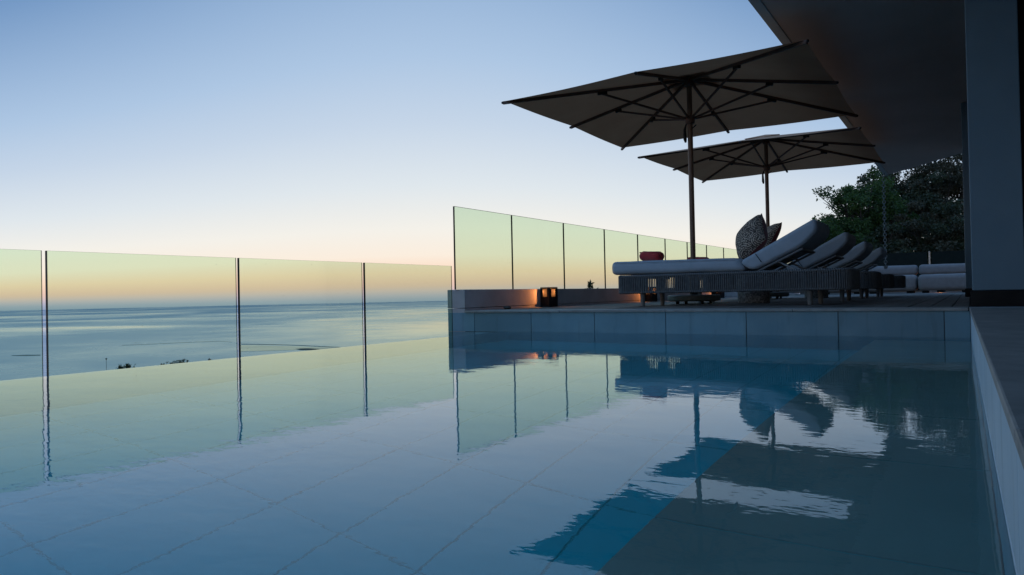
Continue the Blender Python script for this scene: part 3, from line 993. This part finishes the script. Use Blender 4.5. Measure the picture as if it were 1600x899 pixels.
# ------------------------------------------------------------------ lanterns
def make_lantern():
    root = empty('lantern', (0, 0, .216))
    w, h = .078, .245
    bm = bmesh.new()
    t = .014
    box(bm, -w, w, -w, w, 0, .012)
    box(bm, -w, w, -w, w, h - .014, h)
    for sx in (-1, 1):
        for sy in (-1, 1):
            a = sx * (w - t); b = sy * (w - t)
            box(bm, a - t, a + t, b - t, b + t, .0125, h - .0145)
    zl, zh = .125, .222
    ww = w - 2 * t
    for k in range(4):
        pan = []
        z1 = h - .0145
        if k in (2, 3):
            pan = [(-ww, ww, .0125, z1)]
        else:
            pan = [(-ww, ww, .0125, zl), (-ww, ww, zh, z1), (-ww, -ww + .014, zl, zh), (ww - .014, ww, zl, zh)]
        for x0, x1, za, zb in pan:
            fs = box(bm, x0, x1, -w + .002, -w + .008, za, zb)
            vs = list({v for fc in fs for v in fc.verts})
            bmesh.ops.rotate(bm, verts=vs, cent=(0, 0, 0), matrix=Matrix.Rotation(PI / 2 * k, 3, 'Z'))
    link('case', bm, M['black'], root, bevel=.0015, seg=1)
    bm = bmesh.new(); lathe(bm, [(0, .0135), (.024, .0135), (.025, .16), (.02, .164), (0, .162)], 20)
    cn = link('candle', bm, M['wax'], root, smooth=False)
    bm = bmesh.new(); lathe(bm, [(0, .166), (.006, .170), (.008, .178), (.005, .192), (0, .206)], 10)
    link('flame', bm, M['flame'], cn, smooth=True)
    return root
LAN = [(-4.43, 7.60, 'black candle lantern nearest the pool, by the low parapet'),
       (-4.43, 10.95, 'second black candle lantern, behind the foot of the front lounger'),
       (-4.43, 14.75, 'farthest black candle lantern by the parapet, glowing above the parasol base'),
       (-.62, 21.3, 'black candle lantern hidden behind the right hand sofa')]
ln = make_lantern()
for i, (x, y, lab) in enumerate(LAN):
    o = ln if i == 0 else copy_tree(ln)
    o.location = (x, y, .2165); o.rotation_euler = (0, 0, rad(-13.4))
    tag(o, lab, 'lantern', 'black candle lanterns on the deck')
    pl = bpy.data.lights.new('candle_light', 'POINT'); pl.energy = (13, 12, 12, 14)[i]; pl.color = (1, .34, .09); pl.shadow_soft_size = .012
    po = bpy.data.objects.new('candle_light', pl); COL.objects.link(po); po.location = (x, y, .216 + .19)
    po.parent = None

# ------------------------------------------------------------------ sofas
def make_sofa(w):
    root = empty('sofa_module', (0, 0, .216))
    bm = bmesh.new(); soft_profile(bm, [(0, .055), (w, .055), (w, .445), (0, .445)], 0, .95, .11, 10, 7, .012, 5)
    link('seat_cushion', bm, M['sofa_fabric'], root, smooth=True)
    bm = bmesh.new(); soft_profile(bm, [(.005, .45), (w - .005, .45), (w - .005, .70), (.005, .70)], .58, .95, .09, 8, 7, .008, 9)
    link('back_cushion', bm, M['sofa_fabric'], root, smooth=True)
    for x in (.15, w - .15):
        for y in (.15, .8):
            bm = bmesh.new(); box(bm, x - .07, x + .07, y - .05, y + .05, 0, .054)
            link('foot', bm, M['black'], root, bevel=.004)
    return root
sf = make_sofa(1.12)
sf.location = (-2.20, 19.6, .216); tag(sf, 'pale modular outdoor sofa seat on the left, beside the rain chain', 'sofa', 'pale modular sofa seats')
sh = copy_tree(sf); sh.location = (-3.38, 19.62, .216)
tag(sh, 'pale modular outdoor sofa seat hidden behind the lounger backrests', 'sofa', 'pale modular sofa seats')
si = copy_tree(sf); si.location = (-4.52, 19.6, .216)
tag(si, 'pale modular outdoor sofa seat in the far corner against the parapet', 'sofa', 'pale modular sofa seats')
sg = make_sofa(1.12)
sg.location = (-1.045, 19.55, .216); sg.rotation_euler = (0, 0, rad(1.2)); tag(sg, 'pale modular outdoor sofa seat on the right, next to the house', 'sofa', 'pale modular sofa seats')

# small stone on the coping corner
bm = bmesh.new()
bmesh.ops.create_icosphere(bm, subdivisions=3, radius=.04)
for v in bm.verts:
    v.co += v.co.normalized() * .012 * noise.noise(v.co * 40); v.co.z *= .45; v.co.x *= 1.2
p = at_z(783, 481, .222)
tag(link('stone', bm, M['rock'], smooth=True, loc=(-4.36, 6.55, .232)), 'small dark stone lying by the parapet left of the first lantern', 'stone')

# ------------------------------------------------------------------ plants and trees
def leaf(bm, p, d, n, L, w):
    s = d.cross(n).normalized()
    a = bm.verts.new(p); b = bm.verts.new(p + d * L * .5 + s * w * .5); c = bm.verts.new(p + d * L); e = bm.verts.new(p + d * L * .5 - s * w * .5)
    bm.faces.new((a, b, c, e))
def rvec(r): 
    while True:
        v = Vector((r.uniform(-1, 1), r.uniform(-1, 1), r.uniform(-1, 1)))
        if .05 < v.length < 1: return v.normalized()

def tree(name, base, height, crown_c, crown_r, nclump, nleaf, L, mat, label, cat, group, seed, ragged=.24):
    r = random.Random(seed)
    root = empty(name, base)
    tag(root, label, cat, group)
    B = Vector(base)
    cc = Vector(crown_c) - B
    clumps = []
    while len(clumps) < nclump:
        v = rvec(r) * (r.random() ** .4)
        p = Vector((v.x * crown_r[0], v.y * crown_r[1], v.z * crown_r[2]))
        p *= 1 + ragged * noise.noise(Vector((v.x * 2 + seed, v.y * 2, v.z * 2)))
        clumps.append((cc + p, r.uniform(.16, .34) * (crown_r[0] + crown_r[2]) / 2.6))
    bm = bmesh.new()
    fork = Vector((cc.x * .4, cc.y * .4, max(.3, (cc.z - crown_r[2] * .6))))
    rt = .05 + .02 * height
    tube(bm, [(0, 0, -.3), fork * .5 + Vector((.05, .03, 0)), fork], [rt * 1.25, rt, rt * .8], 9)
    link('trunk', bm, M['bark'], root, smooth=True)
    bm = bmesh.new()
    for c, cr in clumps[::2]:
        mid = fork.lerp(c, .5) + rvec(r) * .12
        tube(bm, [fork, mid, c], [rt * .42, rt * .22, rt * .06], 5, False)
        for _ in range(2):
            tube(bm, [mid.lerp(c, .4), c + rvec(r) * cr], [rt * .14, rt * .04], 4, False)
    link('branches', bm, M['bark'], root, smooth=True)
    bm = bmesh.new()
    for c, cr in clumps:
        fl = Vector((1, 1, .62))
        for _ in range(nleaf):
            v = rvec(r) * (r.random() ** .55) * cr
            p = c + Vector((v.x * fl.x, v.y * fl.y, v.z * fl.z))
            d = (rvec(r) + Vector((0, 0, -.25)) + v.normalized() * .5).normalized()
            leaf(bm, p, d, rvec(r), L * r.uniform(.6, 1.25), L * r.uniform(.35, .55))
    link('crown', bm, mat, root)
    return root
def T(px, py, Y): return at_Y(px, py, Y)
TR = [  # crown centre pixel, depth, radii, clumps, leaves, leaf length, material, label
    ((1346, 352), 27.0, (1.65, 1.5, 1.75), 95, 240, .115, 'leaf_a', 'fresh green tree with ragged crown at the left end of the trees', 'tree'),
    ((1405, 330), 30.5, (1.9, 1.8, 1.95), 95, 260, .11, 'leaf_b', 'dark green tree behind the rain chain', 'tree'),
    ((1462, 314), 31.5, (2.0, 1.8, 2.30), 105, 260, .11, 'leaf_c', 'tall olive dark tree next to the house pillar', 'tree'),
    ((1530, 290), 33.0, (2.4, 2.0, 2.95), 95, 260, .12, 'leaf_c', 'dark tree mostly hidden behind the house', 'tree'),
]
for i, (c, Y, cr, nc, nl, L, mt, lab, cat) in enumerate(TR):
    cp = T(c[0], c[1], Y)
    bx, by = cp.x + .2, Y + .3
    gz = ground_z(bx, by)
    tree('tree', (bx, by, gz - .1), cp.z + cr[2] - gz, cp, cr, nc, nl, L, M[mt], lab, cat, 'trees behind the terrace', 20 + i)
BS = [((1300, 385), 25.2, (1.2, .9, .9), 'leaf_a', 'low fresh green bush under the leftmost tree'),
      ((1385, 392), 25.6, (1.3, .9, 1.1), 'leaf_b', 'dark bush behind the left sofa'),
      ((1440, 385), 26.0, (1.3, .9, 1.3), 'leaf_c', 'olive bush behind the glass railing post'),
      ((1497, 380), 26.2, (1.3, .9, 1.5), 'leaf_b', 'dark bush between the railing and the house pillar')]
for i, (c, Y, cr, mt, lab) in enumerate(BS):
    cp = T(c[0], c[1], Y)
    gz = ground_z(cp.x, Y)
    tree('bush', (cp.x, Y, gz - .05), 1.0, cp, cr, 50, 210, .10, M[mt], lab, 'bush', 'bushes behind the railing', 40 + i)

# plant tip showing over the parapet
def plant(name, base, top_z, spread, nst, L, label, cat, seed, group=None, dens=14, drop=.25):
    r = random.Random(seed)
    root = empty(name, base); tag(root, label, cat, group)
    H = top_z - base[2]
    bm = bmesh.new(); bl = bmesh.new()
    for k in range(nst):
        a = r.uniform(0, 2 * PI)
        q = r.random() ** .6
        tip = Vector((math.cos(a) * spread * q, math.sin(a) * spread * q, H - r.random() * drop - .12 * q))
        mid = tip * .5 + Vector((r.uniform(-.06, .06), r.uniform(-.06, .06), .1))
        tube(bm, [(0, 0, -.05), mid, tip], [.012, .008, .003], 5)
        for q in range(dens):
            t = .5 + .5 * r.random() ** .6
            p = mid.lerp(tip, (t - .5) * 2)
            leaf(bl, p, (rvec(r) + Vector((0, 0, .5))).normalized(), rvec(r), L * r.uniform(.6, 1.2), L * .35)
    link('stem', bm, M['bark'], root, smooth=True)
    link('foliage', bl, M['leaf_b'], root)
p = at_Y(928, 441, 9.6)
plant('plant', (p.x - .06, 9.6, ground_z(p.x - .06, 9.6)), p.z + .02, .10, 12, .07, 'leafy twig showing above the parapet behind the glass', 'plant', 3, None, 34, .07)
for i, (px, py, D, sp, lab) in enumerate([(196, 566.5, 38, .45, 'leftmost of the small dark shrubs below the pool edge'),
                                          (262, 564.5, 41, .40, 'middle small dark shrub below the pool edge'),
                                          (283, 560.5, 44, .45, 'rightmost small dark shrub below the pool edge')]):
    d = pix(px, py); p = CAMP + d * (D / math.hypot(d.x, d.y))
    plant('shrub', (p.x, p.y, ground_z(p.x, p.y)), p.z, sp, 26, .12, lab, 'shrub', 60 + i, 'small dark shrubs below the pool edge', 60, .22)
d = pix(166, 561); p = CAMP + d * (36 / math.hypot(d.x, d.y))
gz = ground_z(p.x, p.y)
bm = bmesh.new(); tube(bm, [(0, 0, 0), (0, 0, p.z - gz)], .009, 6); ball(bm, (0, 0, p.z - gz), .04)
tag(link('marker_post', bm, M['frame'], loc=(p.x, p.y, gz)), 'thin post with round top standing below the pool edge', 'post')
d = pix(331, 559.5); p = CAMP + d * (48 / math.hypot(d.x, d.y))
gz = ground_z(p.x, p.y)
bm = bmesh.new(); bmesh.ops.create_icosphere(bm, subdivisions=4, radius=1)
for v in bm.verts:
    k = 1 + .25 * noise.noise(v.co * 2.2) + .08 * noise.noise(v.co * 7)
    v.co = Vector((v.co.x * .62 * k, v.co.y * .62 * k, v.co.z * k * 1.0))
zt = max(v.co.z for v in bm.verts)
for v in bm.verts: v.co.z = (v.co.z + zt) / (2 * zt) * (p.z - gz + .2) - .2
tag(link('boulder', bm, M['rock'], smooth=True, loc=(p.x, p.y, gz)), 'low dark rock breaking the pool edge line', 'rock')

# ------------------------------------------------------------------ render settings
SC.view_settings.view_transform = 'Standard'; SC.view_settings.look = 'None'
SC.view_settings.exposure = 0; SC.view_settings.gamma = 1
SC.render.engine = 'CYCLES'
cy = SC.cycles
cy.use_denoising = True
cy.max_bounces = 14; cy.transparent_max_bounces = 40; cy.transmission_bounces = 8; cy.glossy_bounces = 5; cy.diffuse_bounces = 4
cy.caustics_refractive = True; cy.caustics_reflective = True; cy.blur_glossy = .4
cy.sample_clamp_indirect = 6
